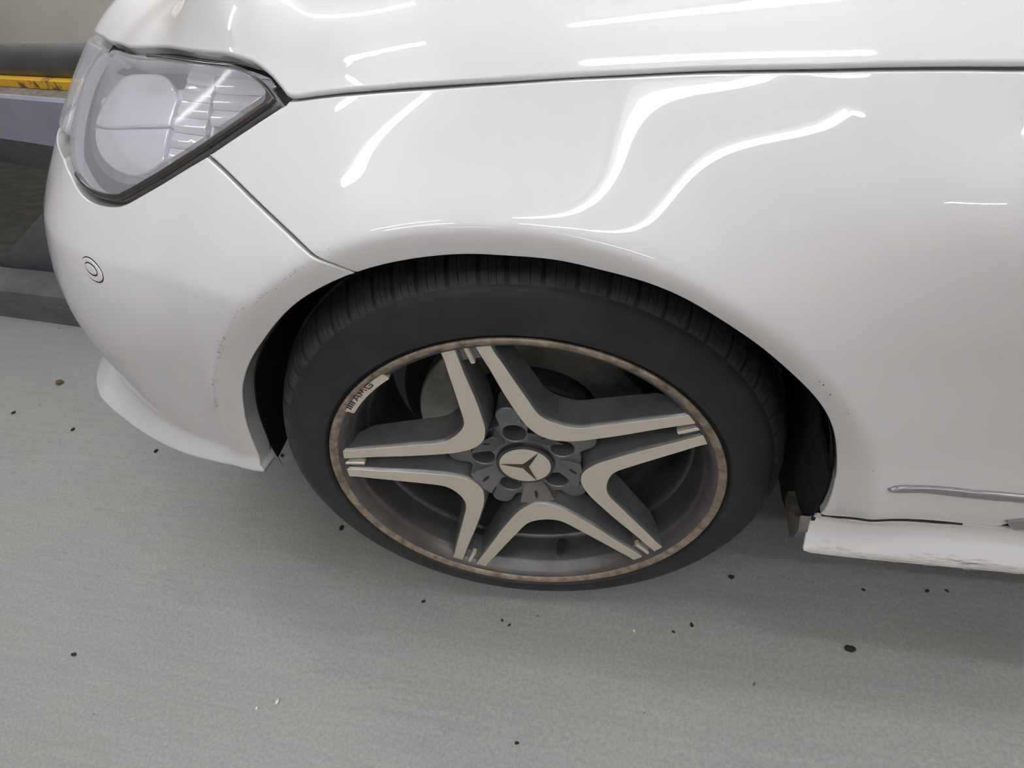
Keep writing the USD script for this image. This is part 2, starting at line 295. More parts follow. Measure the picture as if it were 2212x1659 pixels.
_HT=np.array([np.interp(_iu+a,d,z) for a,d,z in zip(_hi,_HD,_HZ)])
_rgi=RegularGridInterpolator((_hs,_iu),_HT,bounds_error=False,fill_value=None)
HB=[.4846,.8095,1.2622,-3.7173,.0265]   # slopes of the bonnet near its edge
def hood_z(s,i):
    s=np.clip(np.asarray(s,float),-1.507,2.39); i=np.asarray(i,float)
    s,i=np.broadcast_arrays(s,i); di=np.interp(s,_hs,_hi); m0=np.interp(s,_hs,_hm); w=i-di
    zin=_rgi(np.stack([s,np.clip(w,-.16,0)],-1)); wp=np.maximum(w,0)
    sc=np.clip(s,-.3,.4); f=sm(-.55,-.16,s)
    a=HB[0]+HB[1]*sc; b=np.maximum(HB[2]+HB[3]*sc,.05); L=HB[4]*f+.10*(1-f); l=.014
    # near the front the slope simply decays from the flank's own
    a=a*f+.085*(1-f); b=b*f+(m0-.085)*(1-f); k=m0-a-b
    return np.where(w<0,zin,np.interp(s,_hs,_hzt)+np.where(wp<.10,a*wp,a*.10+.085*(wp-.10)+(a-.085)*.08*(1-np.exp(-np.maximum(wp-.10,0)/.08)))+b*L*(1-np.exp(-wp/L))+k*l*(1-np.exp(-wp/l)))
def edge_inset(s): return depth(s,zT(s),lip=False)


def inward(s): return N(s)
def grid_mesh(poly, fmap, fnorm, edge=.0016, skirt=.016, grid=.010, step=.0035, off=0., rings=(.0004, .0009, .0018, .004), skirt_dir=None, coarse=None, extra=None):
    """a panel with rolled edges: poly in the parameter plane, fmap(a, b) -> points, fnorm -> outward unit normals"""
    def loops(p):
        out = []
        for g in getattr(p, 'geoms', [p]):
            if g.is_empty: continue
            out += [g.exterior] + list(g.interiors)
        return out
    def samp(l, st):
        n = max(8, int(l.length / st)); t = np.linspace(0, l.length, n, endpoint=False)
        c = np.asarray(l.coords)[:-1]; cd = np.array([l.project(Point(*q)) for q in c]) if len(c) < 60 else np.empty(0)
        t = np.unique(np.r_[t, cd]); t = t[np.r_[True, np.diff(t) > st * .15]]
        return np.array([l.interpolate(x).coords[0] for x in t])
    TH = np.radians([84., 62., 40., 19., 0.])
    bl, P2r, Er, Th, strips, base = [], [], [], [], [], 0
    inner_loops = []
    for l in loops(poly):
        c = samp(l, step); n = len(c); t = np.roll(c, -1, 0) - np.roll(c, 1, 0); t /= np.linalg.norm(t, axis=1)[:, None] + 1e-12
        o2 = np.stack([t[:, 1], -t[:, 0]], -1); ins_ = shapely.contains_xy(poly, c[:, 0] + o2[:, 0] * 2e-4, c[:, 1] + o2[:, 1] * 2e-4)
        if ins_.mean() > .5: o2 = -o2
        bl.append(c)
        for th in TH: P2r.append(c - o2 * edge * (1 - math.sin(th))); Er.append(np.concatenate([t, o2], 1)); Th.append(np.full(n, th))
        i = np.arange(n); i2 = np.roll(i, -1)
        for k_ in range(len(TH) - 1):
            a0, a1 = base + k_ * n, base + (k_ + 1) * n; strips += [np.stack([a0 + i, a0 + i2, a1 + i2], -1), np.stack([a0 + i, a1 + i2, a1 + i], -1)]
        inner_loops.append((base + (len(TH) - 1) * n + i, P2r[-1])); base += n * len(TH)
    P2r = np.concatenate(P2r); Er = np.concatenate(Er); Th = np.concatenate(Th)
    inpoly = Polygon(inner_loops[0][1], [q[1] for q in inner_loops[1:]]).buffer(0)
    C2 = []
    for r in rings:
        if r < edge * 1.6: continue
        for l in loops(poly.buffer(-r)):
            if l.length > step * 8: C2.append(samp(l, step * (1 + r / .006)))
    x0, y0, x1, y1 = poly.bounds
    core = poly.buffer(-max(max(rings), edge * 1.2) - grid * .4)
    gx, gy = np.meshgrid(np.arange(x0, x1, grid), np.arange(y0, y1, grid * .6 if coarse is None else grid)); c = np.stack([gx.ravel(), gy.ravel()], -1)
    c = c + np.where((np.arange(len(c)) % 2)[:, None], 1e-5, -1e-5)
    if not core.is_empty:
        shapely.prepare(core); c = c[shapely.contains_xy(core, c[:, 0], c[:, 1])]
        if coarse is not None: c = c[coarse(c)]
        if extra is not None:
            ex = extra[shapely.contains_xy(core, extra[:, 0], extra[:, 1])]; c = np.concatenate([c[cKDTree(ex).query(c)[0] > .004], ex])
        C2.append(c)
    ridx = np.concatenate([q[0] for q in inner_loops]); rp = np.concatenate([q[1] for q in inner_loops])
    C2 = np.concatenate(C2) if C2 else np.zeros((0, 2)); D2 = np.concatenate([rp, C2]); gid = np.concatenate([ridx, base + np.arange(len(C2))])
    tri = Delaunay(D2).simplices; cen = D2[tri].mean(1); tri = tri[shapely.contains_xy(inpoly, cen[:, 0], cen[:, 1])]
    q3 = D2[tri]; ar = np.cross(q3[:, 1] - q3[:, 0], q3[:, 2] - q3[:, 0]); tri = gid[tri[np.abs(ar) > 1e-11]]
    tri = np.concatenate(strips + [tri]); nr_ = len(P2r); P2 = np.concatenate([P2r, C2])
    X = fmap(P2[:, 0], P2[:, 1]); Nn = fnorm(P2[:, 0], P2[:, 1])
    h = 2e-4; pr = P2[:nr_]; t2, o2 = Er[:, :2], Er[:, 2:]
    T3 = fmap(*(pr + h * t2).T) - fmap(*(pr - h * t2).T); O3 = fmap(*(pr + h * o2).T) - fmap(*(pr - h * o2).T)
    nr = Nn[:nr_]; E3 = np.cross(nr, T3); E3 /= np.linalg.norm(E3, axis=1)[:, None] + 1e-12; E3 *= np.sign((E3 * O3).sum(1))[:, None]
    VN = Nn.copy(); VN[:nr_] = np.cos(Th)[:, None] * nr + np.sin(Th)[:, None] * E3
    Efull = np.zeros_like(X); Efull[:nr_] = E3
    ins = np.zeros(len(X)); ins[:nr_] = edge * (1 - np.cos(Th))
    X = X + Nn * (off - ins)[:, None]
    up_ = np.cross(X[tri[:, 1]] - X[tri[:, 0]], X[tri[:, 2]] - X[tri[:, 0]]); fw_ = (up_ * VN[tri].sum(1)).sum(1) < 0; tri[fw_] = tri[fw_][:, ::-1]
    V, Fc, VNs = [X], [tri], [VN]; k = len(X); i0 = 0
    if skirt:
        for b_ in bl:
            n = len(b_); idx = np.arange(i0, i0 + n); top = X[idx]; dv = -Nn[idx] if skirt_dir is None else skirt_dir(top)
            low = top + dv * skirt; V += [top, low]; VNs += [Efull[idx]] * 2; j = np.arange(k, k + n); j2 = np.roll(j, -1); l = j + n; l2 = j2 + n
            Fc.append(np.stack([j, l, l2], -1)); Fc.append(np.stack([j, l2, j2], -1)); k += 2 * n; i0 += n * len(TH)
    V = np.concatenate(V); Fc = np.concatenate(Fc); VNs = np.concatenate(VNs)
    fn = np.cross(V[Fc[:, 1]] - V[Fc[:, 0]], V[Fc[:, 2]] - V[Fc[:, 0]]); flip = (fn * VNs[Fc].mean(1)).sum(1) < 0; Fc[flip] = Fc[flip][:, ::-1]
    m = trimesh.Trimesh(V, Fc, process=False); m.metadata['vn'] = VNs
    return m
def Nout(s, z):
    n = normal(s, z); p = N(s); return n * np.sign(-(n[..., :2] * p).sum(-1))[..., None]
def side_panel(poly, **k): return grid_mesh(poly, lambda s, z: S(s, z), Nout, **k)

def curve(pts, n=60, closed=False):
    pts = np.asarray(pts, float); t = np.r_[0, np.cumsum(np.hypot(*np.diff(pts, axis=0).T))]
    cs = CubicSpline(t, pts); return cs(np.linspace(0, t[-1], n))
def mirror(m):
    w = m.copy(); w.vertices[:, 1] = 1.8 - w.vertices[:, 1]; w.faces = w.faces[:, ::-1]; w.metadata['vn'] = m.metadata['vn'] * [1, -1, 1] if 'vn' in m.metadata else None; return w
def both(m):
    w = mirror(m); c = cat(m, w); c.metadata['vn'] = np.concatenate([m.metadata['vn'], w.metadata['vn']]); return c

car = thing('car', 'white saloon car with its front left wheel, headlamp and bumper close up', 'car', (.4, .9, 0.))
# feature lines in (s, z)
top_line = lambda a, b, n=80: np.stack([np.linspace(a, b, n), zT(np.linspace(a, b, n))], -1)
arch_pts = [(-0.3474, 0.3520), (-0.3400, 0.3825), (-0.3254, 0.4352), (-0.3124, 0.4662), (-0.3002, 0.4912), (-0.2827, 0.5183), (-0.2617, 0.5438), (-0.2332, 0.5716), (-0.2047, 0.5969), (-0.1744, 0.6194), (-0.1381, 0.6385), (-0.1008, 0.6525), (-0.0500, 0.6644), (-0.0201, 0.6681), (0.0080, 0.6692), (0.0386, 0.6670), (0.0758, 0.6629), (0.1118, 0.6545), (0.1474, 0.6452), (0.1756, 0.6330), (0.2007, 0.6166), (0.2309, 0.5928), (0.2597, 0.5637), (0.2825, 0.5370), (0.2986, 0.5126), (0.3126, 0.4811), (0.3233, 0.4443), (0.3300, 0.4085), (0.3319, 0.3696), (0.3312, 0.3418)]
ARCH = curve(arch_pts, 240)
JOINT = curve([(-0.2858, 0.7240), (-0.2430, 0.7122), (-0.2011, 0.6985), (-0.1646, 0.6853), (-0.1427, 0.6763), (-0.1318, 0.6710)], 24)
JOINT2 = np.array([(-0.1318, 0.6710), (-0.1181, 0.6639), (-0.1086, 0.6577), (-0.1008, 0.6525)])
SILL = curve([(0.3295, 0.3446), (0.3457, 0.3409), (0.3629, 0.3542), (0.3922, 0.3558), (0.4308, 0.3460), (0.4678, 0.3384), (0.5113, 0.3331)], 40)
LAMPLOW = np.array([(-0.1783, 0.7645), (-0.1792, 0.7627), (-0.1905, 0.7590), (-0.2138, 0.7506), (-0.2506, 0.7371), (-0.2851, 0.7243), (-0.3174, 0.7138), (-0.3533, 0.7016), (-0.3926, 0.6891), (-0.4137, 0.6825)])
LAMPCOR = curve([(-.4139, .6826), (-.4333, .6785), (-.4603, .6762), (-.4962, .6760), (-.524, .6785), (-.5559, .684), (-.5924, .690)], 24)[1:]
BUMPTOP = np.array([(-.64, .695), (-.80, .695), (-1.10, .68), (-1.14, .62), (-1.18, .45), (-1.507, .45)])
G = .0012
ia = int(np.argmin(np.hypot(ARCH[:, 0] - (-0.1008), ARCH[:, 1] - 0.6525)))
fender_poly = Polygon(np.vstack([top_line(-0.1775, .53), [(.53, .369)], SILL[::-1][3:], ARCH[ia:][::-1], JOINT2[::-1], JOINT[::-1][1:], LAMPLOW[:6][::-1][1:-1]])).buffer(0).buffer(-G)
bumper_poly = Polygon(np.vstack([ARCH[:ia + 1][::-1], [(-.3425, .345)], [(s, float(zB(s)) + .0) for s in np.linspace(-.348, -1.507, 90)], BUMPTOP[::-1], LAMPCOR[::-1], LAMPLOW[5:][::-1], JOINT[1:], JOINT2[1:-1]])).buffer(0).buffer(-G)
sill_poly = Polygon(np.vstack([(SILL - np.stack([0 * SILL[:, 0], .0032 * sm(.52, .42, SILL[:, 0])], -1))[SILL[:, 0] > .334], [(.56, .332), (1.9, .332), (1.9, .279), (.332, .279), (.3215, .284), (.3235, .300), (.329, .330), (.3325, .350)]])).buffer(0).buffer(-.0026)
door_poly = Polygon(np.vstack([top_line(.535, 1.7), [(1.7, .336), (.56, .336), (.535, .369)]])).buffer(-.001)
def big(p): return max(getattr(p, 'geoms', [p]), key=lambda g: g.area)
fender_poly, bumper_poly, sill_poly = map(big, (fender_poly, bumper_poly, sill_poly))
def skirt_in(top):   # panel returns run inboard
    s, _ = plan_inv(top[:, 0], top[:, 1]); n = N(s); return np.concatenate([n, np.zeros((len(n), 1))], -1)
ca_ = np.radians(np.arange(-2, 182, .75)); CREASE = np.concatenate([np.stack([r * np.cos(ca_ + (k % 2) * .0065), WC + r * np.sin(ca_ + (k % 2) * .0065)], -1) for k, r in enumerate(np.arange(.363, .3945, .0027))])
part(car, 'fender', side_panel(fender_poly, grid=.0062, skirt_dir=skirt_in, skirt=.010, rings=(.0004, .0009, .0018, .004, .007, .0105), extra=CREASE), PAINT, smooth=True)
bm = side_panel(bumper_poly, grid=.0065, skirt_dir=skirt_in, skirt=.024, extra=CREASE)
part(car, 'bumper', both(bm), PAINT, smooth=True)
part(car, 'side_skirt', side_panel(sill_poly, grid=.008, skirt_dir=skirt_in, skirt=.0018), PAINT, smooth=True)
for nm_, ln_ in (('fender_seam', np.vstack([JOINT, JOINT2[1:-1]])), ('bonnet_seam', top_line(-.17, .53, 140) + [0, .0012])):
    part(car, nm_, side_panel(LineString(ln_).buffer(.0032, cap_style=2), off=-.0036, edge=.0002, rings=(.0006,), grid=.004, step=.003, skirt=.002), INK)
part(car, 'fender_seam', side_panel(LineString((SILL - [0, .0022])[(SILL[:, 0] > .333) & (SILL[:, 0] < .47)]).buffer(.0013, cap_style=2), off=.0006, edge=.0002, rings=(.0006,), grid=.004, step=.003, skirt=.003), INK)
part(car, 'door', side_panel(door_poly, grid=.02, skirt_dir=skirt_in), PAINT, smooth=True)
# bonnet, in plan
def hood_raw(x, yy):
    s, i = plan_inv(x, yy); z = hood_z(s, i); w = i - np.interp(s, _hs, _hi)
    zc = hood_terms(x, yy) @ HC; k = sm(.09, .29, w); return z * (1 - k) + zc * k, w
def hood_map(x, y):
    yy = .9 - np.abs(np.asarray(y) - .9); z, w = hood_raw(x, yy); k = sm(.07, .20, w)
    return np.stack([x, y, z * (1 - k) + HSM(np.stack([np.asarray(x, float) + 0 * yy, yy], -1)) * k], -1)
def hood_terms(x, yy):
    x, yy = np.broadcast_arrays(np.asarray(x, float), np.asarray(yy, float)); v = (yy - .9) ** 2; return np.stack([np.ones(x.shape), x, x * x, v, x * v, v * v, x * x * v], -1)
gs_, gi_ = np.meshgrid(np.linspace(-1.45, 1.0, 120), np.linspace(.08, .28, 10)); gi_ = gi_ + np.interp(gs_, _hs, _hi); gx_ = P(gs_) + N(gs_) * gi_[..., None]
HC = np.linalg.lstsq(hood_terms(gx_[..., 0].ravel(), gx_[..., 1].ravel()), hood_z(gs_, gi_).ravel(), rcond=None)[0]
hgx_, hgy_ = np.arange(-.95, 1.45, .012), np.arange(-.1, .913, .012); hgz_ = hood_raw(*np.meshgrid(hgx_, hgy_, indexing='ij'))[0]
HSM = RegularGridInterpolator((hgx_, hgy_), gaussian_filter1d(gaussian_filter1d(hgz_, 4.5, axis=0), 3.0, axis=1), bounds_error=False, fill_value=None, method='linear')
def hood_norm(x, y, h=4e-3):
    x = np.asarray(x); y = np.asarray(y); n = np.cross(hood_map(x + h, y) - hood_map(x - h, y), hood_map(x, y + h) - hood_map(x, y - h)); return n / np.linalg.norm(n, axis=-1, keepdims=True)
es = np.linspace(-1.5068, 1.25, 420); ed = P(es) + N(es) * edge_inset(es)[:, None]
hood_poly = Polygon(np.vstack([ed, np.stack([ed[::-1, 0], 1.8 - ed[::-1, 1]], -1)])).buffer(0)
hood_poly = big(hood_poly.buffer(-.0045).buffer(.0045 - .0016))
part(car, 'bonnet', grid_mesh(hood_poly, hood_map, hood_norm, grid=.009, coarse=lambda c: (c[:, 1] < .42) | ((np.round(c[:, 0] / .009).astype(int) % 4 == 0) & (np.round(c[:, 1] / .009).astype(int) % 4 == 0)), skirt=.016, edge=.003, rings=(.0007, .0016, .003, .006, .009, .0125, .0165, .021, .027)), PAINT, smooth=True)
# dark inner shell behind the gaps
lens_poly = Polygon(np.vstack([[(-.1915, .7640), (-.2020, .7700), (-.2125, .7754)], curve([(-.2180, .7776), (-.2376, .7835), (-.2903, .7868), (-.3666, .7868), (-.4994, .7830), (-.6666, .7805), (-.7043, .7796)], 60),
                               curve([(-.7043, .7796), (-.745, .776), (-.762, .767), (-.760, .755), (-.742, .741), (-.710, .727), (-.668, .713), (-.625, .701), (-.59, .693), (-.5426, .6845), (-.5124, .6805), (-.4799, .6785), (-.4503, .6790), (-.4268, .6812)], 70)[1:],
                               [(-.4012, .6885), (-.3539, .7031), (-.2865, .7262), (-.2368, .7443), (-.2014, .7577)]])).buffer(0)
lens_poly = big(lens_poly)
lens2_poly = Polygon(np.vstack([[(-.783, .779), (-.9, .781), (-1.05, .777), (-1.10, .76)], [(-1.10, .70), (-1.05, .692), (-.80, .70), (-.70, .705), (-.69, .711)], [(-.725, .725), (-.757, .7395), (-.776, .754), (-.778, .768), (-.770, .7755)]])).buffer(0).buffer(-.006).buffer(.006)
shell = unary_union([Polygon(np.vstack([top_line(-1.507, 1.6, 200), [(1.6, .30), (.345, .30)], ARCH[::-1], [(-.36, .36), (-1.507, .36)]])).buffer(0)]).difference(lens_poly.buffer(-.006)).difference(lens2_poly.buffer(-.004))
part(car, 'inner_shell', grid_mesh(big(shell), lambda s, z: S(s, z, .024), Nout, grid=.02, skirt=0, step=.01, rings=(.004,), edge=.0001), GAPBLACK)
hsh = hood_poly.buffer(.012)
part(car, 'bonnet_liner', grid_mesh(hsh, lambda x, y: hood_map(x, y) - np.array([0, 0, .03]), hood_norm, grid=.05, skirt=0, step=.02, rings=(.02,), edge=.0001, coarse=lambda c: c[:, 0] > -9), GAPBLACK)
# radiator grille between the lamps (hidden behind the near lamp)
gv = np.array([(P(s)[0] + .05, P(s)[1]) for s in np.linspace(-1.14, -1.507, 12)])
gr = trimesh.Trimesh(np.vstack([np.c_[gv, np.full(12, .44)], np.c_[gv + [.03, 0], np.full(12, .76)]]), np.vstack([[(i, i + 1, i + 13), (i, i + 13, i + 12)] for i in range(11)]), process=False)
part(car, 'grille', cat(gr, mirror(gr)), GAPBLACK)
for zz in (.52, .60, .68):
    b = bx(float(gv[-1, 0]) - .03, float(gv[-1, 0]) + .01, .62, 1.18, zz - .012, zz + .012); part(car, 'grille_slat', b, CHROME)
# side moulding
strip = Polygon(np.vstack([curve([(.3744, .4128), (.378, .4150), (.3915, .4149), (.4175, .4100), (.4521, .4023), (.4969, .3974), (.528, .3955)], 40), curve([(.528, .3850), (.5012, .3867), (.4646, .3896), (.4254, .3984), (.3984, .4053), (.3809, .4083), (.3754, .4105)], 40)])).buffer(0)
part(car, 'side_moulding', side_panel(big(strip), off=.0045, edge=.0035, rings=(.0006, .0012, .002, .0032), skirt=.006, grid=.006), GREYTRIM, label='satin grey moulding strip low on the fender')
part(car, 'side_moulding', side_panel(Polygon([(.536, .3952), (1.6, .392), (1.6, .382), (.536, .3848)]), off=.0045, edge=.0035, rings=(.0006, .0012, .002, .0032), skirt=.006, grid=.006), GREYTRIM)
jack = Polygon([(.499, .3525), (.5335, .371), (.5335, .335), (.514, .3352), (.5085, .341)])
part(car, 'corner_cover', side_panel(jack, off=.003, grid=.006), GREYTRIM, label='dark grey corner cover where fender meets side skirt')
# parking sensor in the bumper
def sz_ellipse(c, a, b, ang, n=48):
    t = np.linspace(0, 2 * np.pi, n, endpoint=False); e = np.stack([a * np.cos(t), b * np.sin(t)], -1); k = np.array([[math.cos(ang), -math.sin(ang)], [math.sin(ang), math.cos(ang)]])
    return Polygon(e @ k.T + np.asarray(c))
sc = (-.4762, .6197); so = sz_ellipse(sc, .0232, .0105, -.17); si = sz_ellipse((-.476, .6205), .0130, .0050, -.16)
part(car, 'sensor_gap', side_panel(so.buffer(.0006), off=.0003, grid=.004, skirt=.002, edge=.0003, rings=(.0006,), step=.0015), INK)
sr = part(car, 'parking_sensor', side_panel(so.buffer(-.0006), off=.0012, edge=.0008, rings=(.0004, .0009), grid=.004, step=.0015, skirt=.003), PAINT, label='round white parking sensor set in the bumper')
part(sr, 'sensor_gap', side_panel(si.buffer(.0009), off=.0014, edge=.0002, rings=(.0005,), grid=.003, step=.001, skirt=.001), INK)
part(sr, 'sensor_face', side_panel(si.buffer(-.0006), off=.0020, edge=.0006, rings=(.0003, .0007), grid=.003, step=.001, skirt=.002), PAINT)
# tow-eye cover outline at the far left of the bumper
tw = LineString(curve([(-.735, .652), (-.700, .642), (-.690, .634), (-.705, .622), (-.745, .612)], 24)).buffer(.0011)
part(car, 'cover_seam', side_panel(tw, off=.0005, edge=.0002, rings=(.0004,), grid=.004, step=.002, skirt=.001), INK)
# scuffs and stone chips on the paint
def marks(line, n, size, jit, col, name, seed, st=1.):
    r = np.random.default_rng(seed); ls = LineString(line); ms = []
    for _ in range(n):
        q = ls.interpolate(r.random() ** 1.0 * ls.length); c = np.array(q.coords[0]) + r.normal(0, jit, 2); a = size * (.4 + r.random() * 1.1); k = r.integers(5, 9)
        t = np.sort(r.random(k)) * 2 * np.pi; rad = a * (.5 + .7 * r.random(k)); pl = np.stack([rad * np.cos(t) * .6 * st, rad * np.sin(t)], -1)
        ph = r.normal(0, .4 if st == 1 else .02); k2 = np.array([[math.cos(ph), -math.sin(ph)], [math.sin(ph), math.cos(ph)]]); pl = pl @ k2.T + c; pl[:, 1] = np.where(pl[:, 0] > .32, np.maximum(pl[:, 1], .2812), pl[:, 1])
        X = S(pl[:, 0], pl[:, 1]) + Nout(pl[:, 0], pl[:, 1]) * .0004; ms.append(trimesh.Trimesh(X, [(0, i, i + 1) for i in range(1, k - 1)], process=False))
    m = cat(*ms); part(car, name, m, col, smooth=False, kind='stuff', label='small dark scuffs and stone chips on the paint')
marks([(-.144, .664), (-.1635, .6557), (-.1862, .6421), (-.2109, .6282), (-.2343, .6167), (-.2511, .600)], 60, .0009, .0012, SCUFFL, 'scuff_marks', 1)
marks([(-.2654, .5883), (-.2749, .5752), (-.2943, .5518), (-.307, .538), (-.3208, .5176), (-.3302, .5009), (-.3442, .4778), (-.3584, .4561)], 80, .0011, .0016, SCUFFL, 'scuff_marks', 2)
marks([(-.2654, .5883), (-.3302, .5009), (-.3584, .4561)], 16, .0011, .0022, SCUFF, 'scuff_marks', 3)
marks([(.2814, .5595), (.2888, .5483), (.2969, .5508), (.32, .50), (.36, .43)], 9, .0009, .004, SCUFF, 'scuff_marks', 4)
marks([(-.1409, .673), (-.1229, .6794), (-.0854, .675), (-.0694, .6855)], 26, .0006, .002, SCUFFL, 'scuff_marks', 5)
marks([(.43, .2925), (.4657, .2915), (.4835, .290), (.53, .287)], 40, .0008, .0020, SMEAR, 'scuff_marks', 6, 16.)
marks([(.46, .2915), (.4835, .290), (.50, .2885)], 14, .0006, .0012, SCUFFL, 'scuff_marks', 7, 16.)
marks([(.345, .292), (.43, .286), (.56, .284)], 90, .0007, .0024, SMEAR, 'scuff_marks', 8, 18.)


# ------------------------------------------------------------ headlamps
hl = part(car, 'headlamp_lens', side_panel(lens_poly.buffer(-.0012), off=.001, edge=.004, rings=(.0007, .0016, .003, .005), grid=.007, skirt=.004), LENS, smooth=True, label='clear lens of the near headlamp')
part(hl, 'lamp_housing', side_panel(lens_poly.buffer(-.003), off=-.046, skirt=-.041, grid=.012, edge=.0002), BEZEL)
inner = lens_poly.buffer(-.0035).intersection(affinity.translate(lens_poly, -.0045, .0058)).buffer(-.004).buffer(.004)
ring = lens_poly.buffer(-.0014).difference(inner).difference(sbox(-.95, .695, -.50, .9)).difference(sbox(-.95, .6, -.56, .9))
part(hl, 'lamp_seal', side_panel(big(ring), off=.0024, edge=.0016, skirt=.004, grid=.005, step=.003, rings=(.0004, .0008, .0016)), GLOSSBLK, smooth=40)
def surf_norm(f):
    def fn(s, z, h=3e-4):
        n = np.cross(f(s + h, z) - f(s - h, z), f(s, z + h) - f(s, z - h)); n /= np.linalg.norm(n, axis=-1, keepdims=True); p = N(s)
        return n * np.sign(-(n[..., :2] * p).sum(-1))[..., None]
    return fn
def bowl(poly, c, a, b, d0, d1, name, m):
    def f(s, z):
        rho = (np.abs(s - c[0]) / a) ** 2.6 + (np.abs(z - c[1] - (s - c[0]) * .045) / b) ** 2.2
        return S(s, z, d0 - d1 * np.sqrt(np.maximum(0, 1 - rho)))
    def fn(s, z, h=4e-4):
        n = np.cross(f(s + h, z) - f(s - h, z), f(s, z + h) - f(s, z - h)); n /= np.linalg.norm(n, axis=-1, keepdims=True); p = N(s)
        return n * np.sign(-(n[..., :2] * p).sum(-1))[..., None]
    part(hl, name, grid_mesh(poly, f, fn, grid=.006, edge=.002, skirt=.01), m, smooth=True)
tt_ = np.linspace(0, 2 * np.pi, 120, endpoint=False); se_ = np.stack([-.545 + .168 * np.sign(np.cos(tt_)) * np.abs(np.cos(tt_)) ** .72, .7210 + .0405 * np.sign(np.sin(tt_)) * np.abs(np.sin(tt_)) ** .72], -1); se_[:, 1] += (se_[:, 0] + .545) * .045
ell = Polygon(se_).intersection(sbox(-.74, .5, -.3905, .9)).intersection(lens_poly.buffer(-.009))
cut = Polygon([(-.80, .7035), (-.30, .7375), (-.30, .9), (-.8, .9)])
bowl(big(ell.intersection(cut).buffer(-.0008)), (-.50, .7215), .22, .052, .046, .022, 'reflector', SILVER)
bowl(big(ell.difference(cut).buffer(-.0008)), (-.50, .7215), .22, .052, .0475, .022, 'reflector', SILVER)
clipz = lens_poly.buffer(-.0115)
for a, b in ((-.3850, -.3220), (-.3150, -.2150)):
    for k in range(9):
        z0 = .6915 + .0115 * k - (.004 if a > -.33 else 0); q = sbox(a, z0, b, z0 + .0115).intersection(clipz)
        if q.is_empty or big(q).area < 8e-5: continue
        f = lambda s, z, z0=z0: S(s, z, .034 - .0034 * np.sin(np.pi * np.clip((z - z0) / .0115, 0, 1)))
        part(hl, 'reflector_step', grid_mesh(big(q), f, surf_norm(f), grid=.006, edge=.0005, rings=(.0003, .0007, .0018), step=.004, skirt=.008), STEPM, smooth=True)
for s0 in (-.3885, -.3185):
    q = sbox(s0 - .0022, .69, s0 + .0022, .776).intersection(clipz.buffer(.002)); part(hl, 'divider', side_panel(big(q), off=-.023, edge=.0018, rings=(.0006, .0012), grid=.006, step=.004, skirt=.02), BEZEL, smooth=True)
bz = LineString(curve([(-.775, .732), (-.7537, .7365), (-.63, .752), (-.5032, .7625), (-.42, .767), (-.3563, .7715)], 40)).buffer(.0045).intersection(clipz)
part(hl, 'bezel_lip', side_panel(big(bz), off=-.020, edge=.0035, rings=(.0006, .0014, .0026), grid=.006, skirt=.02), BEZEL, smooth=True)
ll = LineString(curve([(-.655, .6985), (-.60, .691), (-.54, .689), (-.46, .690), (-.42, .694)], 40)).buffer(.003).intersection(clipz.buffer(.003))
part(hl, 'bezel_lip', side_panel(big(ll), off=-.018, edge=.0025, rings=(.0006, .0014, .002), grid=.006, skirt=.02), SILVER, smooth=True)
h2 = part(car, 'headlamp_lens', side_panel(big(lens2_poly).buffer(-.001), off=.001, edge=.004, rings=(.0007, .0016, .003, .005), grid=.008, skirt=.004), LENS, smooth=True, label='edge of the inner headlamp beside the grille')
part(h2, 'lamp_housing', side_panel(big(lens2_poly).buffer(-.003), off=-.04, skirt=-.036, grid=.012, edge=.0002), SILVER)

# ------------------------------------------------------------ wheel: local frame x along the car, y axle inboard, z up; turned a little
STEER = .08712
def W(p):
    p = np.asarray(p, float); c, s = math.cos(STEER), math.sin(STEER)
    return np.stack([p[..., 0] * c - p[..., 1] * s, p[..., 0] * s + p[..., 1] * c, p[..., 2] + WC], -1)
def wm(m):
    m = m.copy() if isinstance(m, trimesh.Trimesh) else trimesh.Trimesh(m[0], m[1], process=False); m.vertices = W(m.vertices); return m
def lathe(prof, n=240, a0=0., a1=2 * math.pi):
    """profile of (r, y) around the axle"""
    prof = np.asarray(prof, float); closed = abs(a1 - a0 - 2 * math.pi) < 1e-6
    t = np.linspace(a0, a1, n, endpoint=not closed); k = len(prof)
    V = np.stack([prof[None, :, 0] * np.cos(t)[:, None], np.repeat(prof[None, :, 1], n, 0), prof[None, :, 0] * np.sin(t)[:, None]], -1).reshape(-1, 3)
    F = []; rows = n if closed else n - 1
    i = np.arange(rows)[:, None]; j = np.arange(k - 1)[None]; i2 = (i + 1) % n
    a, b, c, d = i * k + j, i2 * k + j, i2 * k + j + 1, i * k + j + 1
    F = np.concatenate([np.stack([a, b, c], -1).reshape(-1, 3), np.stack([a, c, d], -1).reshape(-1, 3)])
    return trimesh.Trimesh(V, F, process=False)
def flat(m):
    w = wm(m); v = w.vertices.copy(); z = v[:, 2]; low = z < .012
    v[:, 2] = np.maximum(z, .0004); w.vertices = v; return w
tyre_prof = [(.2405, .010), (.2430, .0035), (.2450, .0050), (.2462, .0035), (.2490, -.0012), (.2510, -.0022), (.2530, -.0012), (.2560, -.0014), (.262, .0000), (.270, .0018), (.278, .0040), (.285, .0062), (.2905, .0084), (.2945, .0106), (.2955, .0122), (.2965, .0125), (.3010, .0160), (.3060, .0235), (.3105, .034), (.3140, .047), (.3150, .060), (.3150, .195), (.312, .215), (.300, .228), (.28, .232), (.25, .224), (.235, .21)]
ty = part(car, 'tyre', flat(lathe(tyre_prof, 300)), RUBBER, smooth=True, label='worn black low-profile tyre')
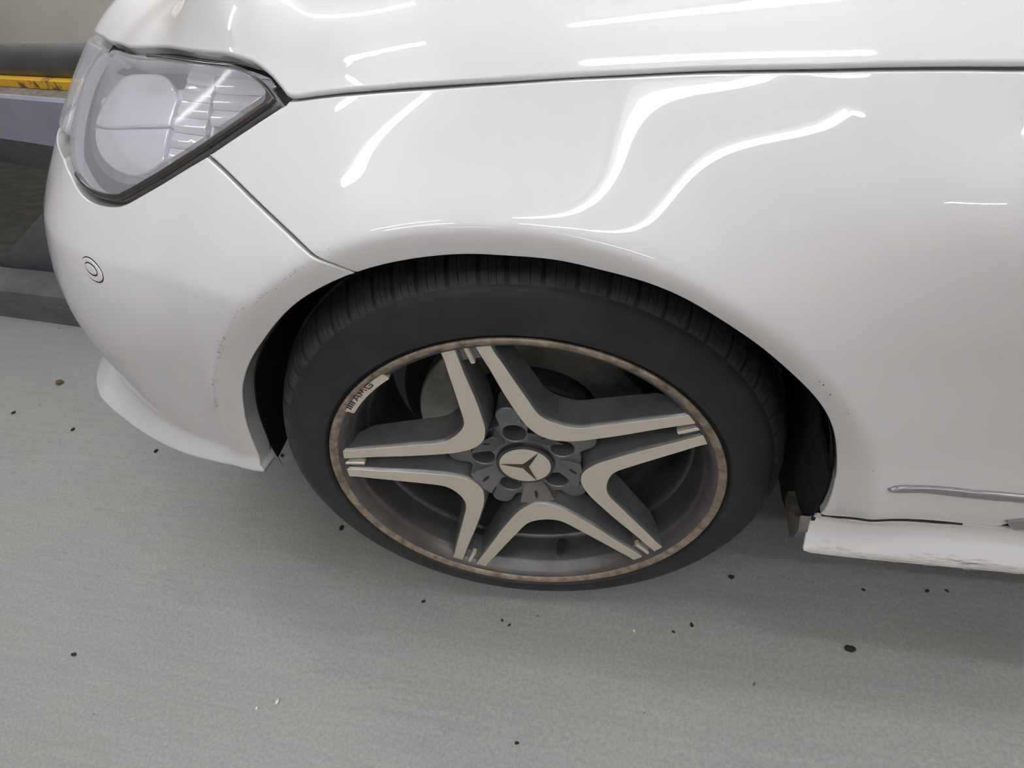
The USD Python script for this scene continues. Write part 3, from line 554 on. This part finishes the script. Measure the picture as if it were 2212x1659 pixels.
bp_ = np.array([(.2962, .0127), (.2996, .0141), (.3036, .0174), (.3080, .0236), (.3124, .0326), (.3162, .0440), (.3192, .0570), (.3200, .0605), (.3150, .0615)])
NB = 66
def block(a0, a1):
    ms = []; cuts = np.linspace(a0, a1, 4)
    for u0, u1 in zip(cuts[:-1], cuts[1:]):
        n = 4; g = .0011; t = np.linspace(u0 + g, u1 - g, n); k = len(bp_); pr = bp_
        V = np.stack([pr[None, :, 0] * np.cos(t[:, None] + .25 * (pr[None, :, 1] - .01)), np.repeat(pr[None, :, 1], n, 0), pr[None, :, 0] * np.sin(t[:, None] + .25 * (pr[None, :, 1] - .01))], -1)
        low = V.copy(); rr = np.hypot(low[..., 0], low[..., 2]); fsc = (rr - .006) / rr; low[..., 0] *= fsc; low[..., 2] *= fsc; low[..., 1] += .0015
        A = np.concatenate([V.reshape(-1, 3), low.reshape(-1, 3)]); F = []; o = n * k
        for i in range(n - 1):
            for j in range(k - 1):
                a, b, c, d = i * k + j, (i + 1) * k + j, (i + 1) * k + j + 1, i * k + j + 1; F += [(a, b, c), (a, c, d)]
        for i in (0, n - 1):
            for j in range(k - 1):
                a, b = i * k + j, i * k + j + 1; F += [(a, b, b + o), (a, b + o, a + o)]
        for j in (0, k - 1):
            for i in range(n - 1):
                a, b = i * k + j, (i + 1) * k + j; F += [(a, b, b + o), (a, b + o, a + o)]
        ms.append(trimesh.Trimesh(A, F, process=False))
    return cat(*ms)
brng = np.random.default_rng(3); edges = np.cumsum(np.r_[0, .85 + .4 * brng.random(NB)]); edges = edges / edges[-1] * 2 * np.pi
for k in range(NB):
    part(ty, 'tread_block', flat(block(edges[k] + .0062, edges[k + 1] - .0062)), TREAD, smooth=30)
for y0, y1 in ((.069, .108), (.116, .155), (.163, .20)):
    part(ty, 'tread_rib', flat(lathe([(.314, y0), (.3215, y0 + .0008), (.3222, y0 + .004), (.3222, y1 - .004), (.3215, y1 - .0008), (.314, y1)], 240)), TREAD, smooth=40)

rim_prof = [(.2345, .0030), (.2310, .0048), (.2275, .0092), (.2245, .0150), (.2232, .0185), (.2215, .0200), (.2195, .0240), (.2172, .040), (.2155, .0550), (.2145, .0585), (.2115, .0600), (.2095, .0640), (.2085, .075), (.2080, .15), (.215, .19), (.228, .205), (.236, .208)]
rim = part(car, 'wheel_rim', wm(lathe(rim_prof, 260)), GUND, smooth=40, label='gunmetal alloy wheel with five twin spokes')
part(rim, 'rim_lip', wm(lathe([(.2405, .0105), (.2432, .0030), (.2440, .0008), (.2432, -.0008), (.2410, -.0012), (.2375, .0000), (.2345, .0024), (.2338, .0040), (.2338, .0060)], 300)), LIPM, smooth=True, label='bronze scuffed rim lip')
A0 = math.radians(25.6)
fy = lambda r: .0062 + (.235 - r) * .125
FSLOT = np.array([(.2365, 33.4), (.225, 33.1), (.205, 32.3), (.19, 31.6), (.16, 30.1), (.14, 28.6), (.125, 26.9), (.11, 24.6), (.098, 22.), (.089, 18.8), (.0825, 15.2), (.0775, 11.2), (.0742, 6.5), (.0730, 0.)])
FWIN = np.array([(.2365, 30.2), (.2330, 29.4), (.228, 29.2), (.205, 27.6), (.185, 25.7), (.165, 23.3), (.148, 20.7), (.135, 18.2), (.124, 15.6), (.1165, 13.0), (.1115, 10.0), (.1085, 6.5), (.1070, 3.2), (.1066, 0.)])
def half(tab, sg): return np.stack([tab[:, 0], sg * np.radians(tab[:, 1])], -1)
def smoothrow(rows, n):
    xy = np.stack([rows[:, 0] * np.cos(rows[:, 1]), rows[:, 0] * np.sin(rows[:, 1])], -1); t = np.r_[0, np.cumsum(np.hypot(*np.diff(xy, axis=0).T))]
    return CubicSpline(t, xy)(np.linspace(0, t[-1], n))
slot_line = smoothrow(np.vstack([half(FSLOT, -1), half(FSLOT, 1)[::-1][1:]]), 110)      # from tip to tip round the hub side
win_line = smoothrow(np.vstack([half(FWIN, 1), half(FWIN, -1)[::-1][1:]]), 110)
face_poly = Polygon(np.vstack([slot_line, win_line])).buffer(0)
def rotp(xy, a):
    c, s = math.cos(a), math.sin(a); return xy @ np.array([[c, s], [-s, c]])
def face_map(ang):
    def f(a, b):
        p = rotp(np.stack([a, b], -1), ang); return W(np.stack([p[:, 0], fy(np.hypot(a, b)), p[:, 1]], -1))
    return f
def out_norm(a, b): return np.tile(W(np.array([0, -1., 0])) - W(np.zeros(3)), (len(a), 1))
def wall(outer_xy, ang, y0f, drop, push, steps=4, bev=.0016):
    """side wall of a spoke: from the face outline down to a pushed-out outline"""
    pg = Polygon(outer_xy); c = np.asarray(shapely.geometry.polygon.orient(pg, 1.).exterior.coords)[:-1]
    e = np.roll(c, -1, 0) - np.roll(c, 1, 0); nn = np.stack([e[:, 1], -e[:, 0]], -1); nn /= np.linalg.norm(nn, axis=1)[:, None] + 1e-12
    r = np.hypot(c[:, 0], c[:, 1]); L = []
    for k, u in enumerate(np.r_[0., .05, np.linspace(.15, 1, steps)]):
        q = c + nn * (bev * min(1, u / .05) + push(c, r) * u)[:, None]; L.append(np.stack([q[:, 0], y0f(r) + (.0008 if k == 0 else bev if k == 1 else 0) + drop(c, r) * u, q[:, 1]], -1))
    V = np.concatenate(L); n = len(c); F = []
    i = np.arange(n); i2 = (i + 1) % n
    for k in range(len(L) - 1): F.append(np.stack([k * n + i, k * n + i2, (k + 1) * n + i2], -1)); F.append(np.stack([k * n + i, (k + 1) * n + i2, (k + 1) * n + i], -1))
    V2 = V.copy(); p = rotp(V[:, [0, 2]], ang); V2[:, 0], V2[:, 2] = p[:, 0], p[:, 1]
    m = trimesh.Trimesh(W(V2), np.concatenate(F), process=False); return m
def back_outline_push(c, r): return np.interp(r, [.07, .10, .14, .20, .2365], [.004, .0055, .0055, .003, .0005])
for k in range(5):
    ang = A0 + math.radians(36) + k * math.radians(72)
    rs = part(rim, 'spoke', wall(np.asarray(face_poly.exterior.coords)[:-1], ang, fy, lambda c, r: np.interp(r, [.07, .09, .2, .225, .2365], [.038, .040, .036, .022, .012]), back_outline_push), GUN, smooth=45)
    part(rim, 'spoke_face', grid_mesh(face_poly, face_map(ang), out_norm, grid=.012, edge=.0007, rings=(.0003, .0008), step=.003, skirt=.003), FACE, smooth=40, label='bright machined spoke face')
    # sloping pad between the face and the hub, with its small oval hole
    pa = np.radians(np.linspace(-19, 19, 9)); top = np.stack([.0735 * np.cos(pa), np.full(9, fy(.0735) + .002), .0735 * np.sin(pa)], -1); pb = np.radians(np.linspace(-16, 16, 9)); bot = np.stack([.0440 * np.cos(pb), np.full(9, .0424), .0440 * np.sin(pb)], -1)
    mid = (top + bot) / 2 + np.array([0, .0012, 0]); low = np.concatenate([top + [0, .03, 0], bot + [0, .02, 0]])
    V = np.concatenate([top, mid, bot, low]); F = []
    for i in range(8):
        for o in (0, 9): a = o + i; F += [(a, a + 1, a + 10), (a, a + 10, a + 9)]
    F += [(0, 9, 27), (9, 18, 36), (9, 36, 27), (8, 35, 17), (17, 35, 44), (17, 44, 26)]
    def R3(v, a): p = rotp(v[:, [0, 2]], a); o = v.copy(); o[:, 0], o[:, 2] = p[:, 0], p[:, 1]; return o
    part(rim, 'hub_pad', trimesh.Trimesh(W(R3(V, ang)), F, process=False), GUN, smooth=30)
    t = np.linspace(0, 2 * np.pi, 24, endpoint=False); rr = .0625 + .0052 * np.cos(t); zz = .0024 * np.sin(t)
    yy = np.interp(rr, [.0440, .05875, .0735], [.0424, (.0424 + fy(.0735) + .002) / 2 + .0012, fy(.0735) + .002]) - .0004
    V = np.concatenate([np.stack([rr, yy, zz], -1), [[.0625, yy.mean() - .0001, 0]]]); F = [(i, (i + 1) % 24, 24) for i in range(24)]
    part(rim, 'pad_hole', trimesh.Trimesh(W(R3(V, ang)), F, process=False), INK, smooth=False)
    # slot end at the rim: recessed floor with a small machined finger
    sa = A0 + k * math.radians(72)
    def ribbox(r0, r1, hw, yf, depth, ch=.0012):
        n = 8; r = np.linspace(r0, r1, n); out = []
        for rr_ in r:
            y = yf(rr_); out.append([(rr_, y + ch, -hw), (rr_, y, -hw + ch), (rr_, y, hw - ch), (rr_, y + ch, hw), (rr_, y + depth, hw), (rr_, y + depth, -hw)])
        V = np.array(out).reshape(-1, 3); F = []
        for i in range(n - 1):
            for j in range(6): a, b = i * 6 + j, i * 6 + (j + 1) % 6; F += [(a, b, b + 6), (a, b + 6, a + 6)]
        for o in (0, (n - 1) * 6): F += [(o, o + 1, o + 2), (o, o + 2, o + 3), (o, o + 3, o + 4), (o, o + 4, o + 5)]
        m = trimesh.Trimesh(R3(V, sa), F, process=False); trimesh.repair.fix_normals(m); return wm(m)
    part(rim, 'slot_floor', ribbox(.208, .2362, .0155, lambda r: fy(r) + .0055, .03), GUN, smooth=20)
    part(rim, 'slot_finger', ribbox(.2050, .2362, .0026, lambda r: fy(r) + .0003, .008), FACE, smooth=20)
# hub plate with lug holes
hub = Point(0, 0).buffer(.0735, 64)
for k in range(5):
    a = A0 + k * math.radians(72); hub = hub.union(LineString([(.05 * math.cos(a), .05 * math.sin(a)), (.087 * math.cos(a), .087 * math.sin(a))]).buffer(.0155, 16))
hub = hub.buffer(.006, 16).buffer(-.006, 16)
for k in range(5):
    a = A0 + k * math.radians(72); hub = hub.difference(Point(.0555 * math.cos(a), .0555 * math.sin(a)).buffer(.0148, 24))
hub = hub.difference(Point(0, 0).buffer(.030, 32))
part(rim, 'hub_plate', grid_mesh(hub, lambda a, b: W(np.stack([a, .0425 + 0 * a, b], -1)), out_norm, grid=.008, edge=.0022, rings=(.0006, .0013, .0024), step=.002, skirt=.03), GUN, smooth=40)
for k in range(5):
    a = A0 + k * math.radians(72); h = trimesh.creation.cylinder(.0095, .014, sections=6); h.apply_transform(trimesh.transformations.rotation_matrix(math.pi / 2, (1, 0, 0))); h.apply_translation((.0555 * math.cos(a), .071, .0555 * math.sin(a)))
    part(rim, 'lug_bolt', wm(h), DARKIRON, smooth=20)
part(rim, 'hub_back', wm(lathe([(.10, .080), (.0, .080)], 60)), GAPBLACK)
cp = part(rim, 'centre_cap', wm(lathe([(.0382, .046), (.0384, .0385), (.0374, .0358), (.0352, .0346), (.0338, .0350)], 96)), CAPDARK, smooth=40)
part(rim, 'cap_face', wm(lathe([(.0336, .0353), (.02, .0345), (.0, .0341)], 96)), FACE, smooth=60)
sv = []; sf = []
for k in range(3):   # three-pointed star: ridged rays
    a = math.radians(52 + 120 * k); e = np.array([math.cos(a), math.sin(a)]); p = np.array([-e[1], e[0]]); tip = e * .0335
    w0 = math.radians(60); b1 = .0052 * np.array([math.cos(a + w0), math.sin(a + w0)]); b2 = .0052 * np.array([math.cos(a - w0), math.sin(a - w0)]); o = len(sv)
    sv += [(0, .0316, 0), (tip[0], .0342, tip[1]), (b1[0], .0341, b1[1]), (b2[0], .0341, b2[1])]; sf += [(o, o + 1, o + 2), (o, o + 3, o + 1)]
part(rim, 'cap_star', wm((np.array(sv), np.array(sf))), CAPDARK, smooth=False, label='pewter three-pointed star on the centre cap')
# badge pad with slashes and letters on the lip
def polar(a, b): return np.stack([a, b], -1)
pad_ang = np.radians(np.linspace(122.0, 142.3, 40)); pad = Polygon(np.vstack([np.stack([.2368 * np.cos(pad_ang), .2368 * np.sin(pad_ang)], -1), np.stack([.2258 * np.cos(pad_ang), .2258 * np.sin(pad_ang)], -1)[::-1]])).buffer(-.0018).buffer(.0018)
part(rim, 'badge_pad', grid_mesh(pad, lambda a, b: W(np.stack([a, np.interp(np.hypot(a, b), [.22, .2335, .2368], [.0042, .0026, .0006]), b], -1)), out_norm, grid=.005, edge=.0006, rings=(.0003, .0007), step=.0015, skirt=.012), FACE, smooth=40, label='bright pad with engraved lettering on the rim')
lip_y = lambda r: np.interp(r, [.22, .2335, .2368, .2385], [.0042, .0026, .0006, -.0008]) - .0006
def on_rim(m, ang0, r0):
    v = m.vertices; a = math.radians(ang0) - v[:, 0] / .234; r = r0 + v[:, 1]; w = m.copy(); w.vertices = W(np.stack([r * np.cos(a), lip_y(r) - v[:, 2], r * np.sin(a)], -1)); return w
def strokes(lines, h, wd, x0, th=.0004):
    ms = []
    for l in lines:
        pg = LineString([(x0 + x * h, y * h) for x, y in l]).buffer(wd / 2, cap_style=2, join_style=2); m = trimesh.creation.extrude_polygon(pg, th, engine='earcut')
        ms.append(m.subdivide().subdivide())
    return cat(*ms)
hL = .0066
for k in range(4): part(rim, 'slash', on_rim(strokes([[(0, 0), (.62, 1)]], hL, .0013, 0), 140.6 - .95 * k, .2312), INK, smooth=False)
for ch, x0, ln in (('A', 0, [[(0, 0), (1.0, 1), (1.45, 1), (1.45, 0)], [(.55, .36), (1.45, .36)]]), ('M', .0125, [[(0, 0), (.5, 1), (.85, .30), (1.45, 1), (1.7, 0)]]), ('G', .0265, [[(1.75, .80), (1.60, 1), (.45, 1), (.15, .55), (.15, 0), (1.35, 0), (1.55, .5), (.9, .5)]])):
    part(rim, 'letter', on_rim(strokes(ln, hL, .0010, x0), 136.2, .2312), INK, smooth=False)
# valve stem
va = math.radians(278.5); vs = lathe([(.0, .0), (.0045, .0), (.0055, .004), (.0055, .022), (.0042, .026), (.0042, .036), (.0, .037)], 20)
v = vs.vertices.copy(); v = np.stack([v[:, 0], v[:, 2], v[:, 1]], -1)       # axis along local radial
vv = np.stack([v[:, 0], .050 - v[:, 2] * .85, -.208 + v[:, 2] * .30 + v[:, 1]], -1)
part(rim, 'valve_stem', wm((R3(vv, va - math.radians(270)), vs.faces)), DARKIRON, smooth=40)
# brake disc, caliper, back plate
part(car, 'brake_disc', wm(lathe([(.156, .140), (.156, .116), (.154, .1145), (.104, .1145), (.0995, .117), (.0995, .14)], 180)), DISC, smooth=30)
part(car, 'disc_hat', wm(lathe([(.0992, .122), (.0985, .1275), (.0975, .1285), (.096, .128), (.093, .095), (.088, .090), (.03, .090)], 160)), DARKIRON, smooth=30)
part(car, 'disc_edge', wm(lathe([(.0994, .1288), (.0985, .1275), (.0972, .1283)], 160)), DISC, smooth=30)
cal = lathe([(.100, .086), (.108, .080), (.150, .080), (.168, .088), (.172, .100), (.172, .165), (.1, .165)], 40, math.radians(-42), math.radians(40))
part(car, 'brake_caliper', wm(cal), DARKIRON, smooth=30)
part(car, 'splash_shield', wm(lathe([(.185, .150), (.17, .152), (.0, .152)], 80)), GAPBLACK)
# wheel arch liner and underbody
la = lathe([(.352, .012), (.372, .030), (.378, .10), (.378, .34), (.0, .345)], 90, math.radians(-15), math.radians(182)); la.vertices += [0, 0, WC]
part(car, 'arch_liner', la, LINER, smooth=40)
def arch_lip(a, b, d0):
    q = ARCH[a:b]; A = S(q[:, 0], q[:, 1], d0 + .001); r0 = np.hypot(A[:, 0], A[:, 2] - WC); L = [A]
    for k, (dr, y) in enumerate(((.002, .0), (.376, .035), (.376, .12))):
        f = (r0 + .002) / r0 if k == 0 else np.maximum(.374, r0 + .012) / r0
        B_ = np.stack([A[:, 0] * f, A[:, 1] + (.004 if k == 0 else y), WC + (A[:, 2] - WC) * f], -1); L.append(B_)
    V = np.concatenate(L); n = len(q); F = []
    for k in range(len(L) - 1):
        i = np.arange(n - 1); F += [np.stack([k * n + i, k * n + i + 1, (k + 1) * n + i + 1], -1), np.stack([k * n + i, (k + 1) * n + i + 1, (k + 1) * n + i], -1)]
    return trimesh.Trimesh(V, np.concatenate(F), process=False)
part(car, 'liner_edge', arch_lip(0, ia + 1, .022), LINER, smooth=40)
part(car, 'liner_edge', arch_lip(ia, len(ARCH), .008), LINER, smooth=40)
fb_ = [(-.012, .400), (-.012, .305), (.004, .278), (.055, .229), (.086, .214), (.22, .205), (.24, .42)]
fm_ = trimesh.creation.extrude_polygon(Polygon(fb_), .004, engine='earcut'); v = fm_.vertices.copy(); fm_.vertices = np.stack([.330 + v[:, 2] + .05 * (v[:, 0] < 0) * 0, v[:, 0], v[:, 1]], -1); trimesh.repair.fix_normals(fm_)
part(car, 'liner_flap', fm_, LINER, smooth=20)
part(car, 'undertray', cat(bx(-.72, -.40, .12, 1.68, .24, .26), bx(.40, 2.2, .10, 1.70, .20, .22), bx(-.40, .40, .345, 1.455, .22, .24)), GAPBLACK)
ft = np.array([(.3165, -.016, .330), (.317, -.010, .316), (.318, .008, .298), (.319, .030, .284), (.322, .056, .276)]); fb = np.array([(.3175, -.020, .306), (.318, -.014, .283), (.319, -.002, .264), (.322, .030, .251), (.324, .060, .250)])
fd = np.concatenate([ft, fb]); fd2 = fd + [.010, .0, .0]
ff = [q for i in range(4) for q in ((i, i + 1, i + 6), (i, i + 6, i + 5), (i + 10, i + 16, i + 11), (i + 10, i + 15, i + 16), (i, i + 10, i + 11), (i, i + 11, i + 1), (i + 5, i + 6, i + 16), (i + 5, i + 16, i + 15))] + [(0, 5, 15), (0, 15, 10), (4, 14, 19), (4, 19, 9)]
fl_ = trimesh.Trimesh(np.concatenate([fd, fd2]), ff, process=False); trimesh.repair.fix_normals(fl_)
part(car, 'mud_flap', fl_, DIRTYPAINT, smooth=30, label='dirty front end of the side skirt behind the wheel')

# crumbs
CRUMBS = [(-1.419, .448, .010, 't', 'curled brown leaf scrap on the floor left of the bumper'), (.444, -.012, .0062, 'd', 'largest black crumb, on the floor right of the wheel below the side skirt'),
          (-.796, -.193, .0040, 'd', 'lone dark crumb on the bare floor at lower left'), (-.012, -.204, .0026, 'd', 'dark crumb near the bottom edge of the photo, below the tyre'),
          (.14, -.026, .0022, 'w', 'tiny pale grit grain on the floor just right below the tyre'), (-.39, -.207, .0040, 'w', 'larger of two pale grit grains on the floor at lower left'), (-.419, -.221, .0022, 'w', 'smaller pale grit grain beside the larger one at lower left')]
CRUMB_LABELS = ['dark speck on the floor below the right part of the tyre, upper of two', 'dark speck on the floor between the tyre and the front end of the side skirt', 'dark speck on the floor beside the lower left edge of the tyre', 'dark speck on the floor straight below the lower left of the tyre', 'dark speck on the floor left of the bumper lip, below the leaf scrap', 'dark speck on the floor right below the bumper lip', 'middle one of three dark specks on the floor below the side skirt', 'dark speck on the floor below the right part of the tyre, lower of two', 'dark speck on the floor at the left edge of the photo', 'right one of two tiny dark specks below the middle of the tyre', 'left one of two tiny dark specks below the middle of the tyre', 'dark speck on the floor between the bumper corner and the tyre', 'leftmost of three dark specks on the floor below the side skirt', 'rightmost of three dark specks on the floor below the side skirt']
CRUMBS += [(x, y, z, 'd', l) for (x, y, z), l in zip(((.226, -.006, .0030), (.289, .081, .0042), (-.413, .097, .0050), (-.208, -.023, .0032), (-1.233, .291, .0048), (-.951, .245, .0045), (.569, .092, .0028), (.199, -.02, .0022), (-1.466, .333, .0048), (-.055, -.043, .0022), (-.068, -.037, .0022), (-.627, .258, .0042), (.481, .083, .0024), (.596, .096, .0024)), CRUMB_LABELS)]
# of dirt on the floor
def crumb(x, y, size, seed, m, flatn=.5):
    r = np.random.default_rng(seed); s = trimesh.creation.icosphere(subdivisions=1, radius=size); v = s.vertices * (1 + .35 * (r.random((len(s.vertices), 1)) - .5)) * np.array([1.2, .8, flatn])
    a = r.random() * 6.28; c, sn = math.cos(a), math.sin(a); v = v @ np.array([[c, -sn, 0], [sn, c, 0], [0, 0, 1.]]); v[:, 2] -= v[:, 2].min()
    s.vertices = v + [x, y, 0]; return s
DIRT = plain('dark_dirt', (.02, .017, .014), .9); TWIG = plain('dry_leaf', (.10, .065, .035), .9); PALE = plain('pale_grit', (.7, .7, .68), .7)
for k, (x, y, sz, mm, lab) in enumerate(CRUMBS):
    p = free('/World/dirt_crumb'); mm = {'d': DIRT, 't': TWIG, 'w': PALE}[mm]
    usdkit.mesh(stage, p, crumb(x, y, sz, 50 + k, mm), mm, smooth=False)
    tag(stage.GetPrimAtPath(p), lab, 'dirt', 'specks of dirt on the concrete' if 'speck' in lab else None)
